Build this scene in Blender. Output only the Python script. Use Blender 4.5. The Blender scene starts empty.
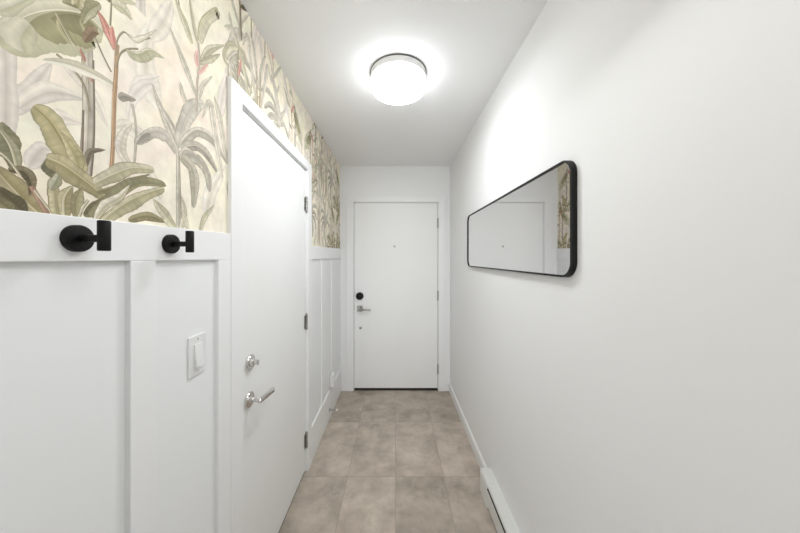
import bpy, bmesh, math, random
from mathutils import Vector, Matrix

scene = bpy.context.scene
COL = scene.collection
PI = math.pi

# ------------------------------------------------------------------ camera
CAM_Z = 1.44
F = 280.0                                     # focal length in pixels of an 800 px frame
cam_d = bpy.data.cameras.new('camera')
cam = bpy.data.objects.new('camera', cam_d)
COL.objects.link(cam)
cam.location = (0, 0, CAM_Z)
cam.rotation_euler = (PI / 2, 0, 0)
cam_d.sensor_width = 36.0
cam_d.lens = F / 800 * 36
cam_d.shift_x = 4.5 / 800
cam_d.shift_y = -8.5 / 800
cam_d.clip_start = 0.02
scene.camera = cam

# ------------------------------------------------------------------ world, added fill lights, exposure
w = bpy.data.worlds.new('world')
scene.world = w
w.use_nodes = True
w.node_tree.nodes['Background'].inputs[0].default_value = (0.95, 0.98, 1.0, 1)
w.node_tree.nodes['Background'].inputs[1].default_value = 0.25

LAMP_STRENGTH = 23.5          # underside of the opal glass
LAMP_SIDE = 5.0               # its upright side, set dimmer to tame the bright spot on the wall
ad = bpy.data.lights.new('added_back_fill', 'AREA')  # unseen fill, added behind the viewer to brighten the end wall
ad.shape = 'RECTANGLE'
ad.size, ad.size_y = 0.5, 2.2
ad.energy = 5.5
ad.spread = math.radians(70)
ad.color = (0.95, 0.975, 1.0)
ao = bpy.data.objects.new('added_back_fill', ad)
COL.objects.link(ao)
ao.location = (-0.12, -2.55, 1.25)
ao.rotation_euler = (PI / 2, 0, 0)

# unseen fill light, added below the ceiling to brighten the left wall
bd = bpy.data.lights.new('added_overhead_fill', 'AREA')
bd.shape = 'RECTANGLE'
bd.size, bd.size_y = 0.4, 0.8
bd.energy = 3.0
bd.color = (0.97, 0.985, 1.0)
bo = bpy.data.objects.new('added_overhead_fill', bd)
COL.objects.link(bo)
bo.location = (0.30, 0.45, 2.27)
bo.rotation_euler = (0, math.radians(42), 0)

scene.view_settings.view_transform = 'Standard'
scene.view_settings.look = 'None'
scene.view_settings.gamma = 1.0
scene.view_settings.exposure = 0.79
scene.view_settings.use_curve_mapping = False


# ------------------------------------------------------------------ helpers
def lin(c):
    out = []
    for v in c[:3]:
        v = v / 255.0
        out.append(v / 12.92 if v <= 0.04045 else ((v + 0.055) / 1.055) ** 2.4)
    return out


def mat(name, rgb, rough=0.5, metal=0.0, spec=0.5, noise=0.0, nscale=30.0, bump=0.0, bscale=200.0):
    m = bpy.data.materials.new(name)
    m.use_nodes = True
    nt = m.node_tree
    b = nt.nodes['Principled BSDF']
    c = lin(rgb)
    b.inputs['Base Color'].default_value = (*c, 1)
    b.inputs['Roughness'].default_value = rough
    b.inputs['Metallic'].default_value = metal
    b.inputs['Specular IOR Level'].default_value = spec
    tc = nt.nodes.new('ShaderNodeTexCoord')
    if noise > 0:
        n = nt.nodes.new('ShaderNodeTexNoise')
        n.inputs['Scale'].default_value = nscale
        n.inputs['Detail'].default_value = 4
        nt.links.new(tc.outputs['Object'], n.inputs['Vector'])
        r = nt.nodes.new('ShaderNodeMapRange')
        r.inputs['To Min'].default_value = 1 - noise
        r.inputs['To Max'].default_value = 1 + noise
        nt.links.new(n.outputs['Fac'], r.inputs['Value'])
        mx = nt.nodes.new('ShaderNodeVectorMath')
        mx.operation = 'SCALE'
        mx.inputs[0].default_value = c
        nt.links.new(r.outputs['Result'], mx.inputs['Scale'])
        nt.links.new(mx.outputs['Vector'], b.inputs['Base Color'])
    if bump > 0:
        n2 = nt.nodes.new('ShaderNodeTexNoise')
        n2.inputs['Scale'].default_value = bscale
        n2.inputs['Detail'].default_value = 3
        nt.links.new(tc.outputs['Object'], n2.inputs['Vector'])
        bp = nt.nodes.new('ShaderNodeBump')
        bp.inputs['Strength'].default_value = bump
        bp.inputs['Distance'].default_value = 0.002
        nt.links.new(n2.outputs['Fac'], bp.inputs['Height'])
        nt.links.new(bp.outputs['Normal'], b.inputs['Normal'])
    return m


M = {}
M['wall'] = mat('wall_paint', (246, 246, 245), 0.75, spec=0.3, noise=0.01, nscale=3, bump=0.05, bscale=260)
M['ceiling'] = mat('ceiling_paint', (250, 250, 249), 0.9, spec=0.2, noise=0.01, nscale=3)
M['trim'] = mat('trim_paint', (246, 246, 245), 0.42, spec=0.4, noise=0.006, nscale=9)
M['panel'] = mat('panel_paint', (245, 246, 245), 0.5, spec=0.4, noise=0.006, nscale=9)
M['door'] = mat('door_paint', (246, 246, 244), 0.45, spec=0.4, noise=0.008, nscale=5)
M['black'] = mat('matte_black_metal', (6, 6, 6), 0.5, spec=0.3, noise=0.08, nscale=60)
M['frame'] = mat('black_bronze_frame', (11, 10, 8), 0.42, spec=0.3, noise=0.25, nscale=25)
M['nickel'] = mat('satin_nickel', (224, 222, 219), 0.15, 1.0, noise=0.05, nscale=60)
M['steel'] = mat('dull_hinge_steel', (168, 166, 162), 0.3, 1.0, noise=0.1, nscale=80)
M['dark'] = mat('dark_rubber', (42, 38, 35), 0.8, noise=0.1, nscale=40)
M['plastic'] = mat('white_plastic', (238, 238, 236), 0.3, noise=0.004, nscale=30)
M['heater'] = mat('heater_enamel', (231, 231, 227), 0.38, noise=0.01, nscale=12)
M['slot'] = mat('heater_slot_shade', (58, 56, 54), 0.7, noise=0.2, nscale=40)
M['mirror'] = mat('mirror_silvering', (236, 236, 237), 0.015, 1.0, noise=0.003, nscale=4)
M['fitting'] = mat('lamp_fitting_enamel', (226, 225, 222), 0.4, noise=0.01, nscale=20)
M['rim'] = mat('lamp_rim_metal', (120, 118, 115), 0.35, 1.0, noise=0.05, nscale=40)


def glow_material(name, strength):
    m = bpy.data.materials.new(name)
    m.use_nodes = True
    nt = m.node_tree
    b = nt.nodes['Principled BSDF']
    b.inputs['Base Color'].default_value = (0.9, 0.9, 0.88, 1)
    b.inputs['Roughness'].default_value = 0.3
    b.inputs['Emission Color'].default_value = (0.94, 0.968, 1.0, 1)
    b.inputs['Emission Strength'].default_value = strength
    return m


M['glow'] = glow_material('lit_opal_glass', LAMP_STRENGTH)
M['glow_side'] = glow_material('lit_opal_glass_side', LAMP_SIDE)


def tile_material():
    m = bpy.data.materials.new('taupe_porcelain_tile')
    m.use_nodes = True
    nt = m.node_tree
    N = nt.nodes
    L = nt.links
    b = N['Principled BSDF']
    tc = N.new('ShaderNodeTexCoord')
    sep = N.new('ShaderNodeSeparateXYZ')
    L.new(tc.outputs['Object'], sep.inputs[0])

    def math_(op, a, bb=None):
        n = N.new('ShaderNodeMath')
        n.operation = op
        for i, v in enumerate((a, bb)):
            if v is None:
                continue
            if isinstance(v, (int, float)):
                n.inputs[i].default_value = v
            else:
                L.new(v, n.inputs[i])
        return n.outputs[0]
    TW, TL = 0.316, 0.6145
    tx = math_('DIVIDE', math_('ADD', sep.outputs['X'], 0.0 + TW * 20), TW)
    ty = math_('DIVIDE', math_('ADD', sep.outputs['Y'], -1.8445 + TL * 20), TL)
    ix, iy = math_('FLOOR', tx), math_('FLOOR', ty)
    fx, fy = math_('FRACT', tx), math_('FRACT', ty)
    dx = math_('MULTIPLY', math_('MINIMUM', fx, math_('SUBTRACT', 1.0, fx)), TW)
    dy = math_('MULTIPLY', math_('MINIMUM', fy, math_('SUBTRACT', 1.0, fy)), TL)
    d = math_('MINIMUM', dx, dy)
    grout = math_('LESS_THAN', d, 0.0016)
    cid = N.new('ShaderNodeCombineXYZ')
    L.new(ix, cid.inputs[0])
    L.new(iy, cid.inputs[1])
    wn = N.new('ShaderNodeTexWhiteNoise')
    wn.noise_dimensions = '3D'
    L.new(cid.outputs[0], wn.inputs['Vector'])
    # a cloudy stone print, shifted from tile to tile
    sc = N.new('ShaderNodeVectorMath')
    sc.operation = 'SCALE'
    L.new(wn.outputs['Color'], sc.inputs[0])
    sc.inputs['Scale'].default_value = 17.0
    ad_ = N.new('ShaderNodeVectorMath')
    ad_.operation = 'ADD'
    L.new(tc.outputs['Object'], ad_.inputs[0])
    L.new(sc.outputs[0], ad_.inputs[1])
    n1 = N.new('ShaderNodeTexNoise')
    n1.inputs['Scale'].default_value = 6.5
    n1.inputs['Detail'].default_value = 7
    n1.inputs['Roughness'].default_value = 0.62
    n1.inputs['Distortion'].default_value = 0.15
    L.new(ad_.outputs[0], n1.inputs['Vector'])
    r = N.new('ShaderNodeValToRGB')
    e = r.color_ramp.elements
    e[0].position, e[0].color = 0.31, (*lin((164, 152, 139)), 1)
    e[1].position, e[1].color = 0.70, (*lin((210, 198, 183)), 1)
    k = r.color_ramp.elements.new(0.5)
    k.color = (*lin((189, 176, 162)), 1)
    L.new(n1.outputs['Fac'], r.inputs['Fac'])
    # fine pale veins
    n2 = N.new('ShaderNodeTexNoise')
    n2.inputs['Scale'].default_value = 3.0
    n2.inputs['Detail'].default_value = 5
    n2.inputs['Distortion'].default_value = 0.4
    L.new(ad_.outputs[0], n2.inputs['Vector'])
    v = math_('ABSOLUTE', math_('SUBTRACT', n2.outputs['Fac'], 0.5))
    vein = N.new('ShaderNodeMapRange')
    vein.inputs['From Min'].default_value = 0.0
    vein.inputs['From Max'].default_value = 0.012
    vein.inputs['To Min'].default_value = 0.16
    vein.inputs['To Max'].default_value = 0.0
    L.new(v, vein.inputs['Value'])
    mv = N.new('ShaderNodeMix')
    mv.data_type = 'RGBA'
    L.new(vein.outputs[0], mv.inputs['Factor'])
    L.new(r.outputs['Color'], mv.inputs[6])
    mv.inputs[7].default_value = (*lin((230, 219, 204)), 1)
    tone = N.new('ShaderNodeMapRange')
    tone.inputs['To Min'].default_value = 0.90
    tone.inputs['To Max'].default_value = 1.10
    L.new(wn.outputs['Value'], tone.inputs['Value'])
    sv = N.new('ShaderNodeVectorMath')
    sv.operation = 'SCALE'
    L.new(mv.outputs[2], sv.inputs[0])
    L.new(tone.outputs[0], sv.inputs['Scale'])
    mg = N.new('ShaderNodeMix')
    mg.data_type = 'RGBA'
    L.new(grout, mg.inputs['Factor'])
    L.new(sv.outputs[0], mg.inputs[6])
    mg.inputs[7].default_value = (*lin((166, 154, 140)), 1)
    L.new(mg.outputs[2], b.inputs['Base Color'])
    b.inputs['Roughness'].default_value = 0.5
    b.inputs['Specular IOR Level'].default_value = 0.35
    bp = N.new('ShaderNodeBump')
    bp.inputs['Strength'].default_value = 0.4
    bp.inputs['Distance'].default_value = 0.001
    L.new(math_('SUBTRACT', 1.0, grout), bp.inputs['Height'])
    L.new(bp.outputs['Normal'], b.inputs['Normal'])
    return m


M['tile'] = tile_material()


def print_material():
    """Matt wallpaper: the printed colours (a colour attribute) with a watercolour grain."""
    m = bpy.data.materials.new('printed_wallpaper')
    m.use_nodes = True
    nt = m.node_tree
    N, L = nt.nodes, nt.links
    b = N['Principled BSDF']
    at = N.new('ShaderNodeVertexColor')
    at.layer_name = 'print'
    tc = N.new('ShaderNodeTexCoord')
    n = N.new('ShaderNodeTexNoise')
    n.inputs['Scale'].default_value = 26
    n.inputs['Detail'].default_value = 6
    n.inputs['Roughness'].default_value = 0.6
    L.new(tc.outputs['Object'], n.inputs['Vector'])
    r = N.new('ShaderNodeMapRange')
    r.inputs['From Min'].default_value = 0.25
    r.inputs['From Max'].default_value = 0.75
    r.inputs['To Min'].default_value = 0.86
    r.inputs['To Max'].default_value = 1.12
    L.new(n.outputs['Fac'], r.inputs['Value'])
    s = N.new('ShaderNodeVectorMath')
    s.operation = 'SCALE'
    L.new(at.outputs['Color'], s.inputs[0])
    L.new(r.outputs[0], s.inputs['Scale'])
    L.new(s.outputs[0], b.inputs['Base Color'])
    b.inputs['Roughness'].default_value = 0.8
    b.inputs['Specular IOR Level'].default_value = 0.2
    return m


M['print'] = print_material()


def obj(name, bm, material, parent=None, bevel=0.0, seg=2, smooth=False, loc=None):
    bmesh.ops.recalc_face_normals(bm, faces=bm.faces)
    me = bpy.data.meshes.new(name)
    bm.to_mesh(me)
    bm.free()
    for mm in (material if isinstance(material, (list, tuple)) else [material]):
        me.materials.append(mm)
    if smooth:
        for p in me.polygons:
            p.use_smooth = True
    o = bpy.data.objects.new(name, me)
    COL.objects.link(o)
    if parent is not None:
        o.parent = parent
        if parent.type == 'EMPTY' or True:
            mw = Matrix.Identity(4)
            q = parent
            while q is not None:
                mw = Matrix.Translation(q.location) @ mw
                q = q.parent
            me.transform(mw.inverted())            # shapes are written in room coordinates
    if bevel > 0:
        md = o.modifiers.new('bevel', 'BEVEL')
        md.width = bevel
        md.segments = seg
        md.limit_method = 'ANGLE'
        md.angle_limit = math.radians(40)
    if smooth:
        md = o.modifiers.new('edges', 'EDGE_SPLIT')
        md.split_angle = math.radians(40)
    return o


def box(bm, x0, x1, y0, y1, z0, z1):
    r = bmesh.ops.create_cube(bm, size=1.0)
    for v in r['verts']:
        v.co = Vector(((x0 + x1) / 2 + v.co.x * (x1 - x0),
                       (y0 + y1) / 2 + v.co.y * (y1 - y0),
                       (z0 + z1) / 2 + v.co.z * (z1 - z0)))
    return r['verts']


def boxes(*rows):
    bm = bmesh.new()
    for r in rows:
        box(bm, *r)
    return bm


def revolve(bm, base, axis, profile, seg=48):
    """profile: (distance along axis, radius) from one end to the other; closed at both ends."""
    axis = Vector(axis).normalized()
    ref = Vector((0, 0, 1)) if abs(axis.z) < 0.9 else Vector((1, 0, 0))
    a = axis.cross(ref).normalized()
    b = axis.cross(a).normalized()
    base = Vector(base)
    rings = []
    for d, r in profile:
        rings.append([bm.verts.new(base + axis * d + (a * math.cos(2 * PI * i / seg) + b * math.sin(2 * PI * i / seg)) * max(r, 1e-5))
                      for i in range(seg)])
    for r0, r1 in zip(rings, rings[1:]):
        for i in range(seg):
            bm.faces.new((r0[i], r0[(i + 1) % seg], r1[(i + 1) % seg], r1[i]))
    bm.faces.new(rings[0][::-1])
    bm.faces.new(rings[-1])
    return bm


def rod(bm, p0, p1, r, seg=32, rnd=0.0015):
    p0, p1 = Vector(p0), Vector(p1)
    d = (p1 - p0).length
    return revolve(bm, p0, p1 - p0, [(0, r - rnd), (rnd * 0.4, r - rnd * 0.4), (rnd, r), (d - rnd, r), (d - rnd * 0.4, r - rnd * 0.4), (d, r - rnd)], seg)


def rounded_rect(y0, y1, z0, z1, r, n=10):
    pts = []
    for cy, cz, a0 in ((y1 - r, z1 - r, 0), (y0 + r, z1 - r, 90), (y0 + r, z0 + r, 180), (y1 - r, z0 + r, 270)):
        for i in range(n + 1):
            a = math.radians(a0 + 90 * i / n)
            pts.append((cy + r * math.cos(a), cz + r * math.sin(a)))
    return pts


def plate(bm, pts, x0, x1):
    """A slab with outline pts (y, z) between x0 and x1."""
    a = [bm.verts.new((x0, p[0], p[1])) for p in pts]
    b = [bm.verts.new((x1, p[0], p[1])) for p in pts]
    n = len(pts)
    for i in range(n):
        bm.faces.new((a[i], a[(i + 1) % n], b[(i + 1) % n], b[i]))
    bm.faces.new(a)
    bm.faces.new(b[::-1])


def structure(o, label=None, cat=None):
    o['kind'] = 'structure'
    if label:
        o['label'] = label
        o['category'] = cat
    return o


def thing(name, label, cat, loc, group=None):
    o = bpy.data.objects.new(name, None)
    COL.objects.link(o)
    o.location = loc
    o.empty_display_size = 0.05
    o['label'] = label
    o['category'] = cat
    if group:
        o['group'] = group
    return o


# ------------------------------------------------------------------ dimensions of the hallway (metres)
XL, XR = -0.603, 0.592          # wall faces
YE, YB = 3.04, -2.5             # end wall face, open end behind the viewer
H = 2.44
CAP = 1.518                     # top of the wainscot
RAIL = 1.434                    # underside of its top rail
FX = XL + 0.013                 # face of rails and battens
CX = XL + 0.015                 # face of the door casing
LD0, LD1, LDH = 1.083, 1.886, 2.030     # closet door opening in the left wall
LC0, LC1, LCH = 1.004, 1.966, 2.092     # outer edges of its casing
FD0, FD1, FDH = -0.452, 0.461, 2.041    # front door opening in the end wall

# ------------------------------------------------------------------ shell
structure(obj('floor', boxes((-0.75, 0.75, YB, 3.2, -0.08, 0)), M['tile']),
          'floor of large taupe stone look tiles in straight rows', 'floor')
structure(obj('ceiling', boxes((-0.75, 0.75, YB, 3.2, H, H + 0.08)), M['ceiling']),
          'plain white painted hallway ceiling', 'ceiling')
structure(obj('wall_right', boxes((XR, XR + 0.12, YB, 3.2, 0, H)), M['wall']),
          'plain white right wall carrying the mirror', 'wall')
wl = structure(obj('wall_left', boxes((XL - 0.12, XL, YB, LD0 - 0.012, 0, H), (XL - 0.12, XL, LD1 + 0.012, 3.2, 0, H),
                                      (XL - 0.12, XL, LD0 - 0.012, LD1 + 0.012, LDH + 0.012, H)), M['panel']),
               'left wall, wallpaper above white wainscot', 'wall')
structure(obj('wall_end', boxes((XL, FD0 - 0.012, YE, YE + 0.12, 0, H), (FD1 + 0.012, XR, YE, YE + 0.12, 0, H),
                                (FD0 - 0.012, FD1 + 0.012, YE, YE + 0.12, FDH + 0.012, H)), M['wall']),
          'white end wall around the front door', 'wall')

structure(obj('added_light_block', boxes((XL - 0.12, -0.25, YB, -0.95, 0, H)), M['wall']),  # added out of view to keep the back fill off the batten sides
          'unseen white wall block added behind the viewer to shade the battens', 'wall')

# ------------------------------------------------------------------ wainscot of the left wall
near = [(XL - 0.002, FX, YB, 0.30, RAIL, CAP - 0.006), (XL - 0.002, FX, YB, LC0, 0, 0.24)]
y = 0.624
while y > YB:
    near.append((XL - 0.002, FX, y, y + 0.066, 0.24, RAIL))
    y -= 0.31
near.append((XL - 0.002, FX, 0.934, LC0, 0.24, RAIL))
def rail(bm, y0, y1, za, zb):
    for v in box(bm, XL - 0.002, FX, y0, y1, RAIL, CAP):
        if v.co.z > (RAIL + CAP) / 2:
            v.co.z = za if v.co.y < (y0 + y1) / 2 else zb
    return bm


structure(obj('trim_1', rail(boxes(*near), 0.30, LC0, CAP - 0.006, CAP + 0.009), M['trim'], bevel=0.0015), 'white board and batten wainscot with the hooks, before the left door', 'wainscot')
far = [(XL - 0.002, FX, LC1, YE, 0, 0.24)]
for a, b in ((LC1, 2.0), (2.275, 2.345), (2.62, 2.69), (2.965, YE)):
    far.append((XL - 0.002, FX - 0.008, a, b, 0.24, RAIL))
structure(obj('trim_2', rail(boxes(*far), LC1, YE, CAP + 0.007, CAP + 0.024), M['trim'], bevel=0.0015), 'white board and batten wainscot beyond the left door', 'wainscot')

# ------------------------------------------------------------------ baseboards
def base_profile(bm, y0, y1, xw, s, h=0.085, t=0.014):
    # s = -1: grows towards -x from a wall at xw
    pts = [(xw, 0), (xw + s * t, 0), (xw + s * t, h - 0.014), (xw + s * (t - 0.005), h - 0.004), (xw + s * (t - 0.008), h), (xw, h)]
    a = [bm.verts.new((p[0], y0, p[1])) for p in pts]
    b = [bm.verts.new((p[0], y1, p[1])) for p in pts]
    for i in range(len(pts)):
        j = (i + 1) % len(pts)
        bm.faces.new((a[i], a[j], b[j], b[i]))
    bm.faces.new(a)
    bm.faces.new(b)
    return bm


structure(obj('baseboard_right', base_profile(bmesh.new(), 1.75, YE, XR, -1), M['trim']),
          'white baseboard on the right between heater and front door', 'baseboard')
structure(obj('baseboard_end', boxes((FX, FD0 - 0.080, YE - 0.013, YE, 0, 0.085), (FD1 + 0.080, XR - 0.0145, YE - 0.013, YE, 0, 0.085)),
              M['trim'], bevel=0.003), 'short white baseboard pieces beside the front door', 'baseboard')

# ------------------------------------------------------------------ front door
CY = YE - 0.017
c1 = structure(obj('trim_3', boxes((FD0 - 0.080, FD0 - 0.006, CY, YE + 0.001, 0, FDH + 0.070),
                                   (FD1 + 0.006, FD1 + 0.080, CY, YE + 0.001, 0, FDH + 0.070),
                                   (FD0 - 0.006, FD1 + 0.006, CY, YE + 0.001, FDH + 0.006, FDH + 0.070),
                                   (FD0 - 0.0115, FD0, YE, YE + 0.12, 0, FDH), (FD1, FD1 + 0.0115, YE, YE + 0.12, 0, FDH),
                                   (FD0 - 0.0115, FD1 + 0.0115, YE, YE + 0.12, FDH, FDH + 0.0115)), M['trim'], bevel=0.002),
               'white casing around the front door', 'door casing')
for z, h in ((1.045, 0.05), (0.905, 0.062)):
    obj('strike_plate', boxes((FD0 - 0.0005, FD0 + 0.0012, YE + 0.003, YE + 0.03, z - h / 2, z + h / 2)), M['steel'], c1)
structure(obj('trim_4', boxes((FD0 + 0.001, FD1 - 0.001, YE + 0.002, YE + 0.12, 0.0, 0.012)), M['dark'], bevel=0.003), 'low dark threshold under the front door', 'threshold')

DY = YE + 0.004
d1 = structure(obj('door_1', boxes((FD0 + 0.0035, FD1 - 0.0035, DY, DY + 0.044, 0.026, FDH - 0.0035)), M['door'], bevel=0.002),
               'flat white front door at the end of the hallway', 'door')
obj('sweep_and_gap_shade', boxes((FD0 + 0.005, FD1 - 0.005, DY + 0.004, DY + 0.03, 0.010, 0.027)), M['dark'], d1)


def front_hinge(z):
    bm = bmesh.new()
    hx = FD1 - 0.001
    for k in range(5):
        rod(bm, (hx, DY - 0.005, z - 0.05 + k * 0.02), (hx, DY - 0.005, z - 0.05 + k * 0.02 + 0.0192), 0.0065, 16, 0.0006)
    rod(bm, (hx, DY - 0.005, z - 0.055), (hx, DY - 0.005, z - 0.05), 0.004, 12, 0.0006)
    rod(bm, (hx, DY - 0.005, z + 0.05), (hx, DY - 0.005, z + 0.055), 0.004, 12, 0.0006)
    return bm


for z in (1.82, 1.032, 0.233):
    obj('hinge', front_hinge(z), M['steel'], d1, smooth=True)

px_, pz_ = -0.388, 1.027                           # round black keypad deadbolt
dbm = revolve(bmesh.new(), (px_, DY, pz_), (0, -1, 0), [(-0.001, 0.041), (0.016, 0.041), (0.021, 0.038), (0.023, 0.033)])
db = obj('deadbolt', dbm, M['black'], d1, smooth=True)
db['label'] = 'round black keyless deadbolt'
obj('thumb_turn', boxes((px_ - 0.004, px_ + 0.004, DY - 0.036, DY - 0.022, pz_ - 0.017, pz_ + 0.012)), M['black'], db, bevel=0.002)
lx, lz = -0.385, 0.882
lv = obj('lever_handle', rod(rod(bmesh.new(), (lx, DY - 0.010, lz), (lx, DY - 0.056, lz), 0.010, 24),
                             (lx - 0.012, DY - 0.050, lz), (lx + 0.118, DY - 0.050, lz), 0.0095, 24), M['steel'], d1, smooth=True)
obj('rosette', boxes((lx - 0.031, lx + 0.031, DY - 0.011, DY + 0.001, lz - 0.022, lz + 0.040)), M['steel'], lv, bevel=0.003)
obj('privacy_pin', revolve(bmesh.new(), (lx + 0.008, DY - 0.010, lz + 0.026), (0, -1, 0), [(0, 0.008), (0.006, 0.008), (0.007, 0.006)], 24), M['dark'], lv, smooth=True)
obj('lock_cylinder', revolve(bmesh.new(), (-0.380, DY, 0.680), (0, -1, 0), [(-0.001, 0.014), (0.004, 0.014), (0.006, 0.011), (0.007, 0.005)], 24), M['steel'], d1, smooth=True)
obj('peephole', revolve(bmesh.new(), (-0.011, DY, 1.565), (0, -1, 0), [(-0.001, 0.010), (0.003, 0.010), (0.005, 0.007), (0.0035, 0.004)], 24), M['steel'], d1, smooth=True)

# ------------------------------------------------------------------ door in the left wall
structure(obj('trim_5', boxes((XL - 0.001, CX, LC0, LD0 - 0.005, 0, LCH), (XL - 0.001, CX, LD1 + 0.005, LC1, 0, LCH),
                              (XL - 0.001, CX, LD0 - 0.005, LD1 + 0.005, LDH + 0.005, LCH),
                              (XL - 0.12, XL, LD0 - 0.0115, LD0, 0, LDH), (XL - 0.12, XL, LD1, LD1 + 0.0115, 0, LDH),
                              (XL - 0.12, XL, LD0 - 0.0115, LD1 + 0.0115, LDH, LDH + 0.0115)), M['trim'], bevel=0.002),
          'white casing around the door in the left wall', 'door casing')
DX = XL - 0.002
d2 = structure(obj('door_2', boxes((DX - 0.040, DX, LD0 + 0.004, LD1 - 0.004, 0.020, LDH - 0.005)), M['door'], bevel=0.002),
               'flat white door in the left wall with lever and thumb turn', 'door')

obj('sweep_and_gap_shade', boxes((DX - 0.034, DX - 0.006, LD0 + 0.005, LD1 - 0.005, 0.004, 0.021)), M['dark'], d2)  # dark strip standing in for the shade in the gap under this door


def side_hinge(z):
    bm = bmesh.new()
    hy = LD1 - 0.001
    hx = DX + 0.006
    for k in range(5):
        rod(bm, (hx, hy, z - 0.05 + k * 0.02), (hx, hy, z - 0.05 + k * 0.02 + 0.0192), 0.0075, 16, 0.0006)
    rod(bm, (hx, hy, z - 0.056), (hx, hy, z - 0.05), 0.0045, 12, 0.0006)
    rod(bm, (hx, hy, z + 0.05), (hx, hy, z + 0.056), 0.0045, 12, 0.0006)
    box(bm, DX - 0.001, DX + 0.0015, hy - 0.032, hy - 0.004, z - 0.045, z + 0.045)
    return bm


for z in (1.800, 1.012, 0.215):
    obj('hinge', side_hinge(z), M['steel'], d2, smooth=True)
ty, tz = 1.158, 1.008
db2 = obj('deadbolt', revolve(bmesh.new(), (DX, ty, tz), (1, 0, 0), [(-0.001, 0.034), (0.006, 0.034), (0.010, 0.031), (0.011, 0.016), (0.020, 0.014), (0.021, 0.010)]), M['nickel'], d2, smooth=True)
obj('thumb_turn', boxes((DX + 0.018, DX + 0.040, ty - 0.006, ty + 0.006, tz - 0.009, tz + 0.012)), M['nickel'], db2, bevel=0.003)
ly, lz2 = 1.150, 0.858
bm = bmesh.new()
rod(bm, (DX + 0.008, ly, lz2), (DX + 0.056, ly, lz2), 0.0105, 28)
arm = box(bm, -0.0065, 0.0065, -0.012, 0.122, -0.011, 0.011)
bmesh.ops.rotate(bm, verts=arm, cent=(0, 0, 0), matrix=Matrix.Rotation(math.radians(-7), 3, 'X'))
bmesh.ops.translate(bm, verts=arm, vec=(DX + 0.051, ly, lz2))
lv2 = obj('lever_handle', bm, M['nickel'], d2, bevel=0.003, smooth=True)
obj('rosette', revolve(bmesh.new(), (DX, ly, lz2), (1, 0, 0), [(-0.001, 0.033), (0.006, 0.033), (0.010, 0.030), (0.011, 0.014), (0.018, 0.013)]), M['nickel'], lv2, smooth=True)

# ------------------------------------------------------------------ wallpaper (one printed sheet on the left wall)
random.seed(11)


def P(px, py):                                    # where a sight line of the photo meets the wall: (along the wall, height)
    u = F * 0.603 / (395.5 - px)
    return (u, CAM_Z + (258.0 - py) / F * u)


LEAVES = []                                       # motif of the print, in metres on the wall


def spline(pts, n):
    out = []
    m = len(pts) - 1
    for i in range(n + 1):
        t = i / n * m
        k = min(int(t), m - 1)
        f = t - k
        p0, p1, p2, p3 = pts[max(k - 1, 0)], pts[k], pts[k + 1], pts[min(k + 2, m)]
        out.append(tuple(0.5 * (2 * p1[a] + (p2[a] - p0[a]) * f + (2 * p0[a] - 5 * p1[a] + 4 * p2[a] - p3[a]) * f * f
                                + (3 * p1[a] - p0[a] - 3 * p2[a] + p3[a]) * f ** 3) for a in range(len(p1))))
    return out


def leaf(pts, wl_, wr_, cl, cr, rib=None, line=None, shape='leaf', n=16, rag=0.10):
    """pts in photo pixels, base to tip; widths in pixels left / right of the walking direction."""
    q = [P(*p) for p in pts]
    s = sum(p[0] for p in q) / len(q) / F
    LEAVES.append(dict(p=q, wl=wl_ * s, wr=wr_ * s, cl=cl, cr=cr, rib=rib, line=line, shape=shape, n=n, rag=rag))


def stem(pts, wd, c, edge=None):
    leaf(pts, wd / 2, wd / 2, c, tuple(v * 0.88 for v in c), None, edge, 'stem', 14, 0.06)


CREAM = (236, 227, 208)
GH1 = (225, 215, 199)
GH2 = (213, 204, 190)
GR = (188, 181, 166)
GRD = (160, 153, 138)
OL = (181, 172, 132)
OLD = (140, 134, 98)
OLL = (203, 196, 164)
DK = (96, 90, 66)
LN = (138, 126, 102)

# pale silhouettes in the background of the print
leaf([(8, 112), (28, 92), (52, 62)], 9, 10, GH2, GH2)
leaf([(18, 108), (50, 92), (88, 100)], 9, 8, GH1, GH2)
leaf([(4, 140), (6, 90), (4, 40)], 8, 9, GH2, GH2, shape='stem')
leaf([(40, 130), (60, 118), (82, 124)], 8, 8, GH1, GH1)
leaf([(28, 168), (40, 150), (50, 150)], 8, 10, GH2, GH2)
leaf([(60, 60), (90, 90), (108, 128)], 7, 7, GH1, GH1)
leaf([(160, 110), (145, 70), (150, 20)], 14, 14, (230, 220, 203), (227, 217, 200))
leaf([(150, 140), (128, 128), (112, 128)], 8, 8, (230, 220, 203), (227, 217, 200))
leaf([(150, 40), (165, 18), (172, 0)], 9, 9, GH1, GH1)
leaf([(205, 215), (212, 190), (226, 165)], 9, 9, (230, 221, 204), (227, 218, 200))
leaf([(160, 200), (150, 178), (140, 165)], 9, 9, (230, 221, 204), (227, 218, 200))
leaf([(218, 120), (224, 90), (228, 70)], 7, 7, (222, 212, 198), (220, 210, 196))
leaf([(130, 100), (142, 84), (160, 76)], 7, 7, (221, 213, 199), (224, 215, 200))
leaf([(128, 120), (134, 96), (150, 84), (158, 92)], 6, 6, (219, 210, 196), (226, 217, 203))

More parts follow.
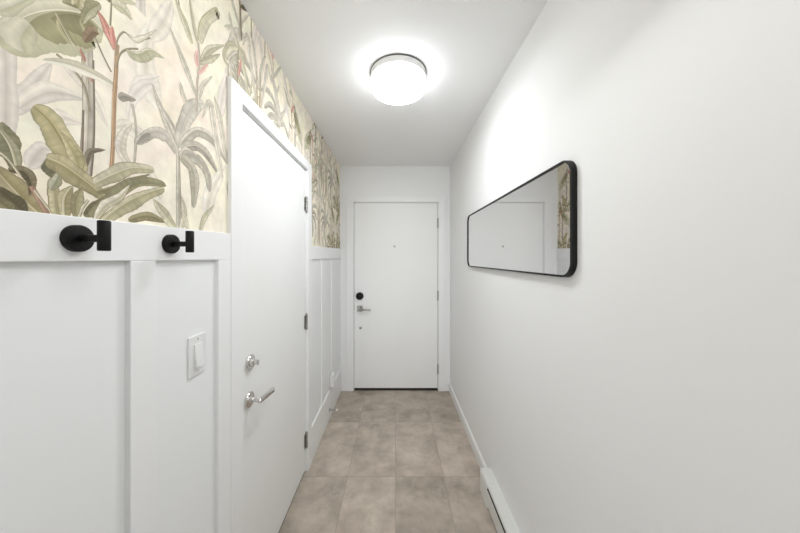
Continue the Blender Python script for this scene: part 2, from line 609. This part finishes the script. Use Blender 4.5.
# plant at the top left: a big arching olive leaf over a thick stem
stem([(84, 176), (87, 140), (88, 90), (87, 38)], 11, (206, 196, 178), (130, 116, 98))
stem([(80, 178), (82, 150), (83, 110)], 2.2, (140, 126, 110))
stem([(91, 176), (94, 130), (93, 60)], 2.0, (138, 126, 108))
leaf([(85, 168), (90, 152), (105, 150)], 3, 3, (140, 130, 112), (120, 108, 92), None, LN)
leaf([(104, 30), (86, 14), (60, 9), (34, 12), (14, 22), (-8, 40)], 36, 9, (188, 184, 150), (205, 200, 174), (230, 223, 200), None, 'broad', 28, 0.06)
leaf([(98, 28), (84, 16), (60, 12), (40, 16), (28, 24)], 27, 0.5, (158, 153, 112), (158, 153, 112), None, None, 'broad', 22)
leaf([(94, 26), (82, 17), (66, 14), (50, 18)], 17, 0.5, (142, 137, 98), (142, 137, 98), None, None, 'broad', 18)
leaf([(72, 44), (62, 30), (58, 16)], 5, 6, (176, 170, 128), (150, 145, 104), None, None)
leaf([(92, 42), (86, 30), (80, 18)], 5, 5, (172, 166, 126), (146, 140, 100), None, None)
leaf([(24, 52), (20, 38), (30, 24)], 14, 12, (203, 198, 172), (192, 188, 156), None, None, 'broad')
leaf([(100, 4), (88, 12), (82, 24)], 5, 6, (176, 172, 140), (150, 146, 112), None, LN)
leaf([(62, 2), (76, 6), (84, 14)], 3, 2, (150, 146, 112), OLD)
leaf([(-6, 12), (14, 5), (40, -8)], 7, 6, (205, 200, 175), (192, 188, 158), None, None)
stem([(88, 86), (82, 56), (70, 40), (55, 13)], 2.2, (222, 212, 186), LN)
stem([(90, 112), (84, 86), (72, 68), (56, 54)], 2.6, (178, 166, 142), LN)
leaf([(84, 42), (92, 32), (99, 34)], 5, 4, (150, 126, 100), (128, 108, 84), None, LN)
leaf([(85, 62), (82, 54), (80, 48)], 2, 2, (186, 140, 122), (170, 124, 106))
leaf([(92, 82), (91, 77), (93, 72)], 2, 2, (186, 140, 122), (170, 124, 106))
leaf([(118, 88), (92, 74), (66, 64), (42, 60)], 5, 6, (224, 217, 198), (196, 189, 164), (238, 231, 214), None)

# lower left clump
leaf([(-8, 152), (4, 140), (2, 122)], 10, 13, (150, 148, 116), (132, 130, 98), None, LN)
leaf([(18, 172), (10, 146), (-4, 126)], 10, 6, (128, 126, 96), (160, 156, 126), (214, 206, 178), LN)
leaf([(42, 216), (20, 196), (-8, 166)], 11, 13, (172, 160, 122), (158, 146, 106), (206, 196, 162), LN, 'broad')
leaf([(26, 214), (10, 200), (-6, 186)], 8, 9, (106, 98, 72), DK, None, LN)
leaf([(12, 212), (2, 204), (-8, 200)], 6, 6, (140, 130, 96), (120, 112, 82), None, LN)
leaf([(8, 170), (24, 172), (31, 184), (29, 196)], 6, 5, (128, 118, 90), (96, 88, 66), None, LN)
stem([(48, 216), (40, 202), (31, 186)], 5, (182, 144, 122), (140, 112, 92))
stem([(56, 216), (46, 206), (34, 190)], 3, (216, 206, 178), LN)
stem([(20, 176), (8, 160), (-6, 148)], 3, (222, 212, 184), LN)
leaf([(82, 174), (66, 148), (50, 122), (33, 106)], 14, 13, (178, 168, 122), (188, 178, 134), (154, 142, 100), LN, 'broad', 20)
leaf([(80, 172), (72, 152), (60, 132)], 6, 8, (190, 180, 136), (172, 162, 118), None, LN)
leaf([(56, 216), (54, 196), (52, 174)], 6, 6, (188, 178, 140), (168, 158, 120), None, LN)
leaf([(60, 178), (52, 168), (48, 158)], 9, 4, (112, 110, 84), (96, 94, 70), None, LN)
leaf([(50, 190), (56, 180), (60, 172)], 5, 5, (180, 178, 150), (150, 148, 118), None, LN)
leaf([(46, 158), (64, 166), (86, 182), (106, 198)], 9, 12, (176, 166, 126), (160, 150, 110), (206, 196, 160), LN, 'broad', 20)
leaf([(64, 218), (64, 198), (72, 186)], 6, 8, (184, 174, 134), (160, 150, 110), (220, 212, 184), LN)
leaf([(76, 218), (76, 200), (82, 188)], 5, 7, (150, 142, 104), (172, 162, 124), None, LN)
leaf([(84, 216), (96, 206), (108, 196)], 5, 6, (112, 106, 78), (130, 124, 92), None, LN)
stem([(78, 218), (82, 208), (88, 200)], 3, (226, 218, 190), LN)

# orange stem with the red flower bract
stem([(111, 176), (113, 140), (114, 100), (116, 70), (117, 44)], 4.2, (200, 164, 126), (156, 118, 86))
stem([(112, 130), (113, 92)], 2.0, (214, 178, 140))
stem([(111, 72), (102, 54), (95, 38)], 1.8, (160, 148, 128))
leaf([(114, 50), (108, 34), (103, 22), (97, 10)], 4, 5.5, (208, 148, 132), (196, 132, 116), (226, 178, 162), (170, 116, 100), n=14)
leaf([(114, 46), (112, 34), (112, 26)], 3, 3, (212, 152, 136), (196, 130, 114))
stem([(116, 56), (117, 40), (124, 32), (134, 40), (150, 38)], 1.6, (164, 154, 130))
leaf([(128, 35), (136, 42), (146, 38), (156, 30)], 4, 1, (214, 206, 184), (200, 194, 170), None, (170, 160, 138))
stem([(116, 68), (120, 54), (128, 49), (138, 49)], 1.8, (160, 148, 120))
leaf([(126, 50), (138, 54), (150, 50), (164, 58)], 2, 8, (210, 204, 180), (186, 182, 150), None, (168, 160, 134))
stem([(110, 26), (111, 8), (112, -6)], 1.6, (150, 144, 116))
leaf([(112, 4), (122, 8), (132, 20)], 7, 5, (206, 200, 172), (188, 184, 152), None, (168, 160, 130))
leaf([(114, -4), (124, -2), (136, 4)], 5, 5, (214, 206, 180), (196, 190, 160))
leaf([(118, 98), (124, 96), (136, 100)], 3, 5, (170, 162, 148), (152, 146, 130), None, GRD)
stem([(134, 165), (136, 130), (132, 104)], 2.5, (206, 197, 180), GRD)
leaf([(132, 168), (120, 150), (124, 132), (132, 124)], 5, 6, (220, 210, 194), (208, 200, 182), None, (186, 176, 158))

# olive leaves right of the clump
leaf([(128, 220), (148, 216), (168, 223)], 4, 5, (160, 150, 112), (140, 130, 96), None, LN)
leaf([(94, 184), (112, 175), (132, 168), (154, 170)], 7, 7, (198, 190, 160), (180, 172, 138), (216, 208, 182), LN, 'broad', 18)
leaf([(96, 192), (118, 186), (136, 178), (150, 174)], 2, 5, (150, 142, 106), (136, 128, 94))
leaf([(92, 218), (116, 198), (140, 184), (166, 186)], 9, 3, (140, 136, 102), (150, 144, 108), None, LN, 'broad', 18)
leaf([(94, 220), (104, 206), (120, 196), (130, 184)], 5, 5, (222, 213, 190), (198, 190, 160), None, LN)
leaf([(100, 222), (124, 204), (144, 194), (164, 188)], 4, 9, (192, 184, 150), (176, 168, 132), (214, 206, 176), LN, 'broad', 18)
leaf([(176, 230), (164, 214), (153, 199)], 5.5, 5.5, (204, 198, 170), (186, 180, 148), (222, 214, 190), (160, 150, 122))

# the grey plant in the middle
stem([(178, 230), (178, 190), (178, 150)], 5, (204, 196, 178), GRD)
stem([(181, 230), (180, 190), (179, 152)], 1.6, (172, 162, 142))
leaf([(178, 152), (166, 134), (152, 130), (134, 142)], 9, 3, (186, 179, 164), (206, 199, 184), (222, 214, 198), GRD, 'broad', 18)
leaf([(150, 134), (144, 136), (136, 144)], 5, 2, GRD, GRD)
leaf([(178, 150), (166, 122), (152, 84)], 4, 4, (202, 195, 178), (184, 177, 160), (226, 218, 202), GRD)
leaf([(179, 148), (172, 126), (160, 106), (156, 98)], 4, 3, (206, 198, 182), (188, 180, 164), None, GRD)
leaf([(180, 148), (184, 126), (194, 108), (204, 104)], 9, 7, (194, 188, 172), (206, 200, 184), (220, 212, 196), GRD, 'broad', 18)
leaf([(181, 142), (196, 130), (212, 138), (228, 164)], 3, 7, (208, 200, 184), (180, 174, 156), (222, 214, 198), GRD, 'broad', 18)
leaf([(181, 148), (196, 146), (208, 156), (217, 172)], 5, 5, (184, 177, 160), (162, 155, 140), (214, 206, 190), GRD, 'broad')
leaf([(181, 154), (198, 160), (208, 176), (209, 192)], 5, 6, (176, 169, 152), (188, 181, 164), None, GRD, 'broad')
leaf([(181, 156), (192, 168), (195, 186), (193, 208)], 6, 7, (190, 183, 164), (176, 170, 148), (206, 198, 178), GRD, 'broad')
leaf([(179, 156), (186, 150), (198, 156)], 3, 3, (206, 198, 182), (190, 182, 166), None, GRD)
leaf([(180, 232), (184, 214), (181, 196)], 4, 4, (212, 204, 182), (194, 186, 160), None, (166, 156, 132))
leaf([(200, 232), (204, 218), (214, 205)], 3, 3.5, (190, 184, 152), (206, 200, 172), None, (140, 132, 104))
leaf([(188, 236), (186, 222), (180, 208)], 3, 3, (204, 197, 170), (216, 208, 186), None, (160, 150, 124))

# plant at the top middle with pink bracts
stem([(196, 112), (197, 84), (199, 62), (198, 42)], 3, (206, 192, 174), (172, 158, 140))
leaf([(196, 96), (184, 64), (170, 28)], 3.5, 4, (206, 200, 182), (190, 184, 166), None, (172, 164, 146))
leaf([(192, 44), (184, 22), (174, -4)], 4, 4.5, (208, 202, 174), (184, 180, 148), None, (158, 150, 122))
leaf([(197, 42), (193, 22), (189, -4)], 2.5, 3, (190, 184, 152), (206, 200, 172), None, (158, 150, 122))
leaf([(199, 42), (204, 22), (217, 12), (217, 18)], 4, 6, (188, 184, 150), (206, 200, 172), (224, 217, 194), (150, 142, 114), 'broad')
leaf([(200, 64), (208, 50), (224, 45)], 3, 4, (204, 198, 172), (178, 172, 144), None, (146, 138, 112))
leaf([(200, 62), (210, 58), (220, 54)], 2, 4, (172, 166, 138), (196, 190, 162), None, (146, 138, 112))
leaf([(198, 68), (196, 58), (198, 50)], 3, 3, (226, 186, 172), (214, 170, 156))
leaf([(198, 74), (204, 68), (208, 64)], 2, 2, (216, 172, 158), (226, 186, 172))
leaf([(198, 100), (202, 86), (212, 76)], 2.5, 3, (216, 208, 190), (200, 192, 174), None, (172, 162, 142))
leaf([(186, 104), (182, 92), (180, 82)], 3, 3, (208, 201, 182), (194, 187, 168), None, GRD)
leaf([(222, 178), (214, 130), (210, 104), (202, 118)], 4, 5, (218, 210, 192), (204, 196, 178), None, (178, 170, 150))
leaf([(226, 160), (220, 120), (214, 96)], 4, 4, (214, 206, 188), (196, 190, 168), None, (172, 164, 142))

# plant beside the door casing
stem([(236, 120), (237, 80), (238, 46)], 2.4, (178, 168, 142), LN)
stem([(241, 40), (240, 10), (238, -6)], 3, (150, 142, 112), LN)
leaf([(238, 48), (230, 46), (224, 56), (228, 66)], 5, 4, (206, 200, 172), (188, 182, 150), None, (150, 142, 116))
leaf([(238, 48), (232, 30), (224, 26)], 3, 3, (216, 208, 188), (202, 194, 172), None, (168, 158, 136))
leaf([(239, 48), (244, 54), (247, 66)], 3, 3, (204, 196, 168), (186, 178, 148), None, (150, 142, 116))
leaf([(238, 76), (240, 66), (241, 58)], 2, 2, (212, 158, 142), (200, 144, 128))
leaf([(240, 6), (246, 8), (252, 18)], 2, 3, (116, 108, 82), DK, None, LN)
leaf([(231, 232), (229, 190), (230, 140)], 3, 4, (176, 158, 128), (198, 184, 158), None, LN)
leaf([(232, 90), (230, 70), (228, 56)], 3, 3, (218, 208, 190), (206, 197, 178), None, (176, 166, 144))

U0, U1 = min(min(p[0] for p in l['p']) for l in LEAVES), 1.02
PERIOD = 0.60


class Print:
    def __init__(self):
        self.bm = bmesh.new()
        self.cl = self.bm.loops.layers.float_color.new('print')
        self.order = [id(l) for l in LEAVES]

    def strip(self, rows, cols, x):
        """rows: lists of (u, v) across; cols: colour per row and column."""
        vs = [[self.bm.verts.new((x, p[0], p[1])) for p in r] for r in rows]
        for i in range(len(vs) - 1):
            for j in range(len(vs[0]) - 1):
                idx = ((i, j), (i, j + 1), (i + 1, j + 1), (i + 1, j))
                try:
                    f = self.bm.faces.new([vs[a][b] for a, b in idx])
                except ValueError:
                    continue
                for lp, (a, b) in zip(f.loops, idx):
                    lp[self.cl] = (*[min(0.94, 1.12 * q) for q in lin(cols[a][b])], 1)

    def leaf(self, L, du=0.0, dv=0.0, flip=None, level=3):
        x = XL + 0.0003 + (1 + 4 * self.order.index(id(L)) + level) * 0.0000018
        q = [(p[0], p[1]) for p in L['p']]
        if flip is not None:
            q = [(2 * flip - p[0], p[1]) for p in q]
        q = [(p[0] + du, p[1] + dv) for p in q]
        n = int(L['n'] * 1.8)
        s = spline(q, n)
        rows, cols, edges = [], [], []
        sgn = -1 if flip is not None else 1
        ph = random.random() * 9
        for i, p in enumerate(s):
            a, b = s[max(i - 1, 0)], s[min(i + 1, n)]
            tx, ty_ = b[0] - a[0], b[1] - a[1]
            ln = math.hypot(tx, ty_) or 1e-6
            nx, ny = -ty_ / ln * sgn, tx / ln * sgn
            t = i / n
            if L['shape'] == 'stem':
                w_ = 1.0
            elif L['shape'] == 'broad':
                w_ = max(math.sin(PI * (0.03 + 0.97 * t) ** 0.85), 0.0) ** 0.42
            else:
                w_ = max(math.sin(PI * (0.02 + 0.98 * t) ** 0.8), 0.0) ** 0.85
            wl_ = L['wl'] * w_ * (1 + L['rag'] * math.sin(ph + 13 * t) + random.uniform(-1, 1) * L['rag'] * 0.5)
            wr_ = L['wr'] * w_ * (1 + L['rag'] * math.sin(ph * 2 + 11 * t) + random.uniform(-1, 1) * L['rag'] * 0.5)
            rows.append([(p[0] + nx * wl_, p[1] + ny * wl_), (p[0] + nx * wl_ * 0.55, p[1] + ny * wl_ * 0.55), p,
                         (p[0] - nx * wr_ * 0.55, p[1] - ny * wr_ * 0.55), (p[0] - nx * wr_, p[1] - ny * wr_)])
            j1, j2 = random.uniform(0.92, 1.06), random.uniform(0.92, 1.06)
            if L['line'] is None:
                j1, j2 = 1 + (j1 - 1) * 0.3, 1 + (j2 - 1) * 0.3
            sh = lambda c, f: tuple(min(255, (0.80 * v + 0.20 * sum(c) / 3 + (2, 1, 1)[k]) * f) for k, v in enumerate(c))
            cols.append([sh(L['cl'], 0.97 * j1), sh(L['cl'], 1.05 * j1), sh(L['cl'], 0.93),
                         sh(L['cr'], 1.03 * j2), sh(L['cr'], 0.95 * j2)])
            edges.append((nx, ny))
        # two halves, so that each keeps its own tone
        self.strip([r[:3] for r in rows], [c[:3] for c in cols], x)
        self.strip([r[2:] for r in rows], [[tuple(v * 0.93 for v in L['cr'])] + c[3:] for c in cols], x)
        if L['line'] is not None:
            for side in (0, 4):
                g = 1 if side == 0 else -1
                rr, cc = [], []
                for i, r in enumerate(rows):
                    wd = 0.0006 + 0.0009 * abs(math.sin(ph + 5.0 * i / n + side))
                    rr.append([r[side], (r[side][0] - edges[i][0] * wd * g, r[side][1] - edges[i][1] * wd * g)])
                    cc.append([L['line'], tuple(0.6 * a + 0.4 * b for a, b in zip(L['line'], L['cl' if side == 0 else 'cr']))])
                self.strip(rr, cc, x + 0.0000008)
        if L['rib'] is not None:
            rr, cc = [], []
            for i, r in enumerate(rows):
                wd = 0.0030 * (1 - 0.75 * i / n)
                rr.append([(r[2][0] + edges[i][0] * wd, r[2][1] + edges[i][1] * wd), (r[2][0] - edges[i][0] * wd * 0.4, r[2][1] - edges[i][1] * wd * 0.4)])
                cc.append([L['rib'], tuple(v * 0.82 for v in L['rib'])])
            self.strip(rr, cc, x + 0.0000008)


pr = Print()
# ground colour of the print
gy = [YB + (YE - YB) * i / 60 for i in range(61)]
gz = [CAP - 0.02 + (H - CAP + 0.02) * i / 12 for i in range(13)]
gr = random.Random(4)
pr.strip([[(a, b) for b in gz] for a in gy],
         [[tuple(v + gr.uniform(-5, 4) for v in CREAM) for b in gz] for a in gy], XL + 0.0003 - 0.000004)


def seen_above(L, du, dv, flip):
    q = [((2 * flip - p[0]) if flip is not None else p[0], p[1]) for p in L['p']]
    u = sum(p[0] for p in q) / len(q) + du
    v = sum(p[1] for p in q) / len(q) + dv
    return 0.30 < u < 1.0 and v < CAM_Z + 0.95 * u


# the roll repeats along the wall, every second drop raised
for kk in range(-5, 5):
    for dv in (0.40, 0.0):
        if kk == 0 and dv == 0.0:
            continue
        fl = 0.70 if (kk % 2) else None
        shift = kk * PERIOD + (0.23 if dv else 0.0)
        for L in LEAVES:
            if not seen_above(L, shift, dv, fl):
                pr.leaf(L, shift, dv, fl, (0 if kk % 2 else 1) if dv else 2)
for L in LEAVES:
    pr.leaf(L)


def cut(bm, y0, y1, z0, z1):
    for co, no in (((0, y0, 0), (0, -1, 0)), ((0, y1, 0), (0, 1, 0)), ((0, 0, z0), (0, 0, -1)), ((0, 0, z1), (0, 0, 1))):
        bmesh.ops.bisect_plane(bm, geom=bm.verts[:] + bm.edges[:] + bm.faces[:], plane_co=co, plane_no=no, clear_outer=True, dist=1e-6)


sheet = bmesh.new()
for rng in ((YB, LC0 + 0.002, CAP - 0.015, H), (LC0 + 0.002, LC1 - 0.002, LCH - 0.004, H), (LC1 - 0.002, YE, CAP - 0.015, H)):
    c = pr.bm.copy()
    cut(c, *rng)
    tmp = bpy.data.meshes.new('tmp')
    c.to_mesh(tmp)
    c.free()
    sheet.from_mesh(tmp)
    bpy.data.meshes.remove(tmp)
pr.bm.free()
wp_me = bpy.data.meshes.new('wallpaper')
sheet.to_mesh(wp_me)
sheet.free()
wp_me.materials.append(M['print'])
wp = bpy.data.objects.new('wallpaper', wp_me)
COL.objects.link(wp)
wp.parent = wl
wp['label'] = 'cream wallpaper printed with olive banana plants'

# ------------------------------------------------------------------ ceiling light
lc = Vector((0.015, 1.52, H))
t = thing('ceiling_light', 'lit round drum ceiling light with white glass', 'ceiling light', lc)
obj('fitting', revolve(bmesh.new(), lc + Vector((0, 0, -0.004)), (0, 0, -1), [(0, 0.140), (0.0, 0.149), (0.027, 0.1495), (0.031, 0.147), (0.031, 0.130)], 72), M['fitting'], t, smooth=True)
obj('rim', revolve(bmesh.new(), lc + Vector((0, 0, 0.0005)), (0, 0, -1), [(0, 0.1525), (0.0045, 0.1525), (0.006, 0.1505)], 72), M['rim'], t, smooth=True)
prof = [(0.0, 0.1465), (0.045, 0.1465)]
for i in range(1, 9):
    a = i / 8 * PI / 2
    prof.append((0.045 + 0.016 * math.sin(a), 0.1305 + 0.016 * math.cos(a)))
prof += [(0.0625, 0.10), (0.0635, 0.05), (0.064, 0.0)]
shade = obj('shade', revolve(bmesh.new(), lc + Vector((0, 0, -0.034)), (0, 0, -1), prof, 72), [M['glow_side'], M['glow']], t, smooth=True)
for p in shade.data.polygons:
    if p.normal.z < -0.75:
        p.material_index = 1

# ------------------------------------------------------------------ mirror
MY0, MY1, MZ0, MZ1, MXF = 0.911, 2.240, 1.3735, 1.7735, 0.572
t = thing('wall_mirror', 'long mirror with rounded corners and thin black frame on the right wall', 'mirror', (XR, (MY0 + MY1) / 2, MZ0))
bm = bmesh.new()
outer = rounded_rect(MY0, MY1, MZ0, MZ1, 0.055)
inner = rounded_rect(MY0 + 0.008, MY1 - 0.008, MZ0 + 0.007, MZ1 - 0.007, 0.048)
vo = [[bm.verts.new((x, p[0], p[1])) for p in outer] for x in (XR + 0.0005, MXF)]
vi = [[bm.verts.new((x, p[0], p[1])) for p in inner] for x in (XR + 0.0005, MXF)]
n = len(outer)
for i in range(n):
    j = (i + 1) % n
    bm.faces.new((vo[0][i], vo[0][j], vo[1][j], vo[1][i]))
    bm.faces.new((vi[1][i], vi[1][j], vi[0][j], vi[0][i]))
    bm.faces.new((vo[1][i], vo[1][j], vi[1][j], vi[1][i]))
    bm.faces.new((vi[0][i], vi[0][j], vo[0][j], vo[0][i]))
obj('frame', bm, M['frame'], t, bevel=0.001)
bm = bmesh.new()
plate(bm, rounded_rect(MY0 + 0.0075, MY1 - 0.0075, MZ0 + 0.0065, MZ1 - 0.0065, 0.048), MXF + 0.006, MXF + 0.011)
obj('mirror_glass', bm, M['mirror'], t)

# ------------------------------------------------------------------ coat hooks
def coat_hook(yc, zc, lift, label):
    t = thing('coat_hook', label, 'coat hook', (FX, yc, zc), 'black coat hooks on the wainscot rail')
    obj('wall_plate', revolve(bmesh.new(), (FX - 0.0005, yc, zc), (1, 0, 0), [(0, 0.0247), (0.0095, 0.0247), (0.011, 0.0237), (0.0115, 0.022)], 56), M['black'], t, smooth=True)
    obj('post', rod(bmesh.new(), (FX + 0.010, yc, zc), (FX + 0.053, yc, zc), 0.0068, 32), M['black'], t, smooth=True)
    obj('peg', rod(bmesh.new(), (FX + 0.053, yc, zc - 0.025 + lift), (FX + 0.053, yc, zc + 0.031 + lift), 0.0094, 40), M['black'], t, smooth=True)


coat_hook(0.516, 1.476, 0.002, 'matte black peg coat hook nearer the viewer, at the far left')
coat_hook(0.731, 1.4765, 0.003, 'matte black peg coat hook next to the left door casing')

# ------------------------------------------------------------------ light switch
sy, sz = 0.846, 1.148
t = thing('light_switch', 'white rocker light switch on the wainscot panel under the coat hooks', 'light switch', (XL, sy, sz))
bm = bmesh.new()
plate(bm, rounded_rect(sy - 0.036, sy + 0.036, sz - 0.060, sz + 0.060, 0.004, 4), XL - 0.0005, XL + 0.006)
obj('plate', bm, M['plastic'], t, bevel=0.0022)
bm = bmesh.new()
v = box(bm, XL + 0.004, XL + 0.0085, sy - 0.0165, sy + 0.0165, sz - 0.034, sz + 0.034)
for vv in v:                                           # lower half pressed out
    if vv.co.x > XL + 0.006 and vv.co.z < sz:
        vv.co.x += 0.008
obj('rocker', bm, M['plastic'], t, bevel=0.0012)
for dz in (0.048, -0.048):
    obj('screw', revolve(bmesh.new(), (XL + 0.0055, sy, sz + dz), (1, 0, 0), [(0, 0.003), (0.0012, 0.003), (0.0016, 0.002)], 16), M['nickel'], t, smooth=True)

# ------------------------------------------------------------------ electric baseboard heater
HX, HY1, HH = 0.5245, 1.740, 0.137
HY0 = -0.10
t = thing('baseboard_heater', 'white electric baseboard heater on the floor along the right wall', 'heater', (XR, HY1, 0))
bm = bmesh.new()
pr2 = [(XR, 0.012), (HX + 0.012, 0.012), (HX + 0.004, 0.020), (HX, 0.026), (HX, 0.112), (HX + 0.012, 0.112), (HX + 0.012, 0.122), (HX + 0.005, 0.122), (HX + 0.008, HH), (XR, HH)]
a = [bm.verts.new((p[0], HY0 + 0.12, p[1])) for p in pr2]
b = [bm.verts.new((p[0], HY1 - 0.13, p[1])) for p in pr2]
for i in range(len(pr2)):
    j = (i + 1) % len(pr2)
    bm.faces.new((a[i], a[j], b[j], b[i]))
bm.faces.new(a)
bm.faces.new(b)
obj('casing', bm, M['heater'], t)
obj('slot_floor_shade', boxes((HX + 0.0008, HX + 0.0118, HY0 + 0.121, HY1 - 0.131, 0.1121, 0.1150)), M['slot'], t)  # dark plate on the slot floor, shade put into its colour
for y0, y1 in ((HY1 - 0.13, HY1), (HY0, HY0 + 0.12)):
    bm = bmesh.new()
    pe = [(XR, 0.0), (HX, 0.0), (HX, 0.124), (HX + 0.006, HH + 0.0008), (XR, HH + 0.0008)]
    a = [bm.verts.new((p[0], y0, p[1])) for p in pe]
    b = [bm.verts.new((p[0], y1, p[1])) for p in pe]
    for i in range(len(pe)):
        j = (i + 1) % len(pe)
        bm.faces.new((a[i], a[j], b[j], b[i]))
    bm.faces.new(a)
    bm.faces.new(b)
    obj('end_cap', bm, M['heater'], t, bevel=0.002)

# ------------------------------------------------------------------ outlet with a plug-in, and the door stop, on the far left
oy, oz = 2.56, 0.335
t = thing('wall_outlet', 'white wall outlet low on the wainscot beyond the left door', 'outlet', (XL, oy, oz))
bm = bmesh.new()
plate(bm, rounded_rect(oy - 0.036, oy + 0.036, oz - 0.058, oz + 0.058, 0.004, 4), XL - 0.0005, XL + 0.006)
obj('plate', bm, M['plastic'], t, bevel=0.002)
obj('socket', boxes((XL + 0.005, XL + 0.008, oy - 0.017, oy + 0.017, oz + 0.004, oz + 0.034)), M['plastic'], t, bevel=0.001)
t = thing('plug_in_freshener', 'white plug-in gadget standing out from the low wall outlet', 'plug-in', (XL + 0.008, oy, oz - 0.02))
bm = bmesh.new()
plate(bm, rounded_rect(oy - 0.028, oy + 0.028, oz - 0.075, oz + 0.045, 0.016, 6), XL + 0.0081, XL + 0.046)
obj('body', bm, M['plastic'], t, bevel=0.006, seg=3)
obj('cap', revolve(bmesh.new(), (XL + 0.027, oy, oz + 0.043), (0, 0, 1), [(0, 0.016), (0.014, 0.014), (0.018, 0.010)], 24), M['plastic'], t, smooth=True)

dy_, dz_ = 2.50, 0.083
t = thing('door_stop', 'metal rod door stop with white tip on the left baseboard', 'door stop', (FX, dy_, dz_))
obj('base_disc', revolve(bmesh.new(), (FX - 0.0005, dy_, dz_), (1, 0, 0), [(0, 0.013), (0.004, 0.013), (0.008, 0.007)], 24), M['steel'], t, smooth=True)
obj('rod', rod(bmesh.new(), (FX + 0.006, dy_, dz_), (FX + 0.062, dy_, dz_), 0.0055, 20), M['steel'], t, smooth=True)
tip = obj('rubber_tip', revolve(bmesh.new(), (FX + 0.060, dy_, dz_), (1, 0, 0), [(0, 0.009), (0.012, 0.009), (0.015, 0.006)], 24), M['plastic'], t, smooth=True)
tip['label'] = 'white rubber tip'
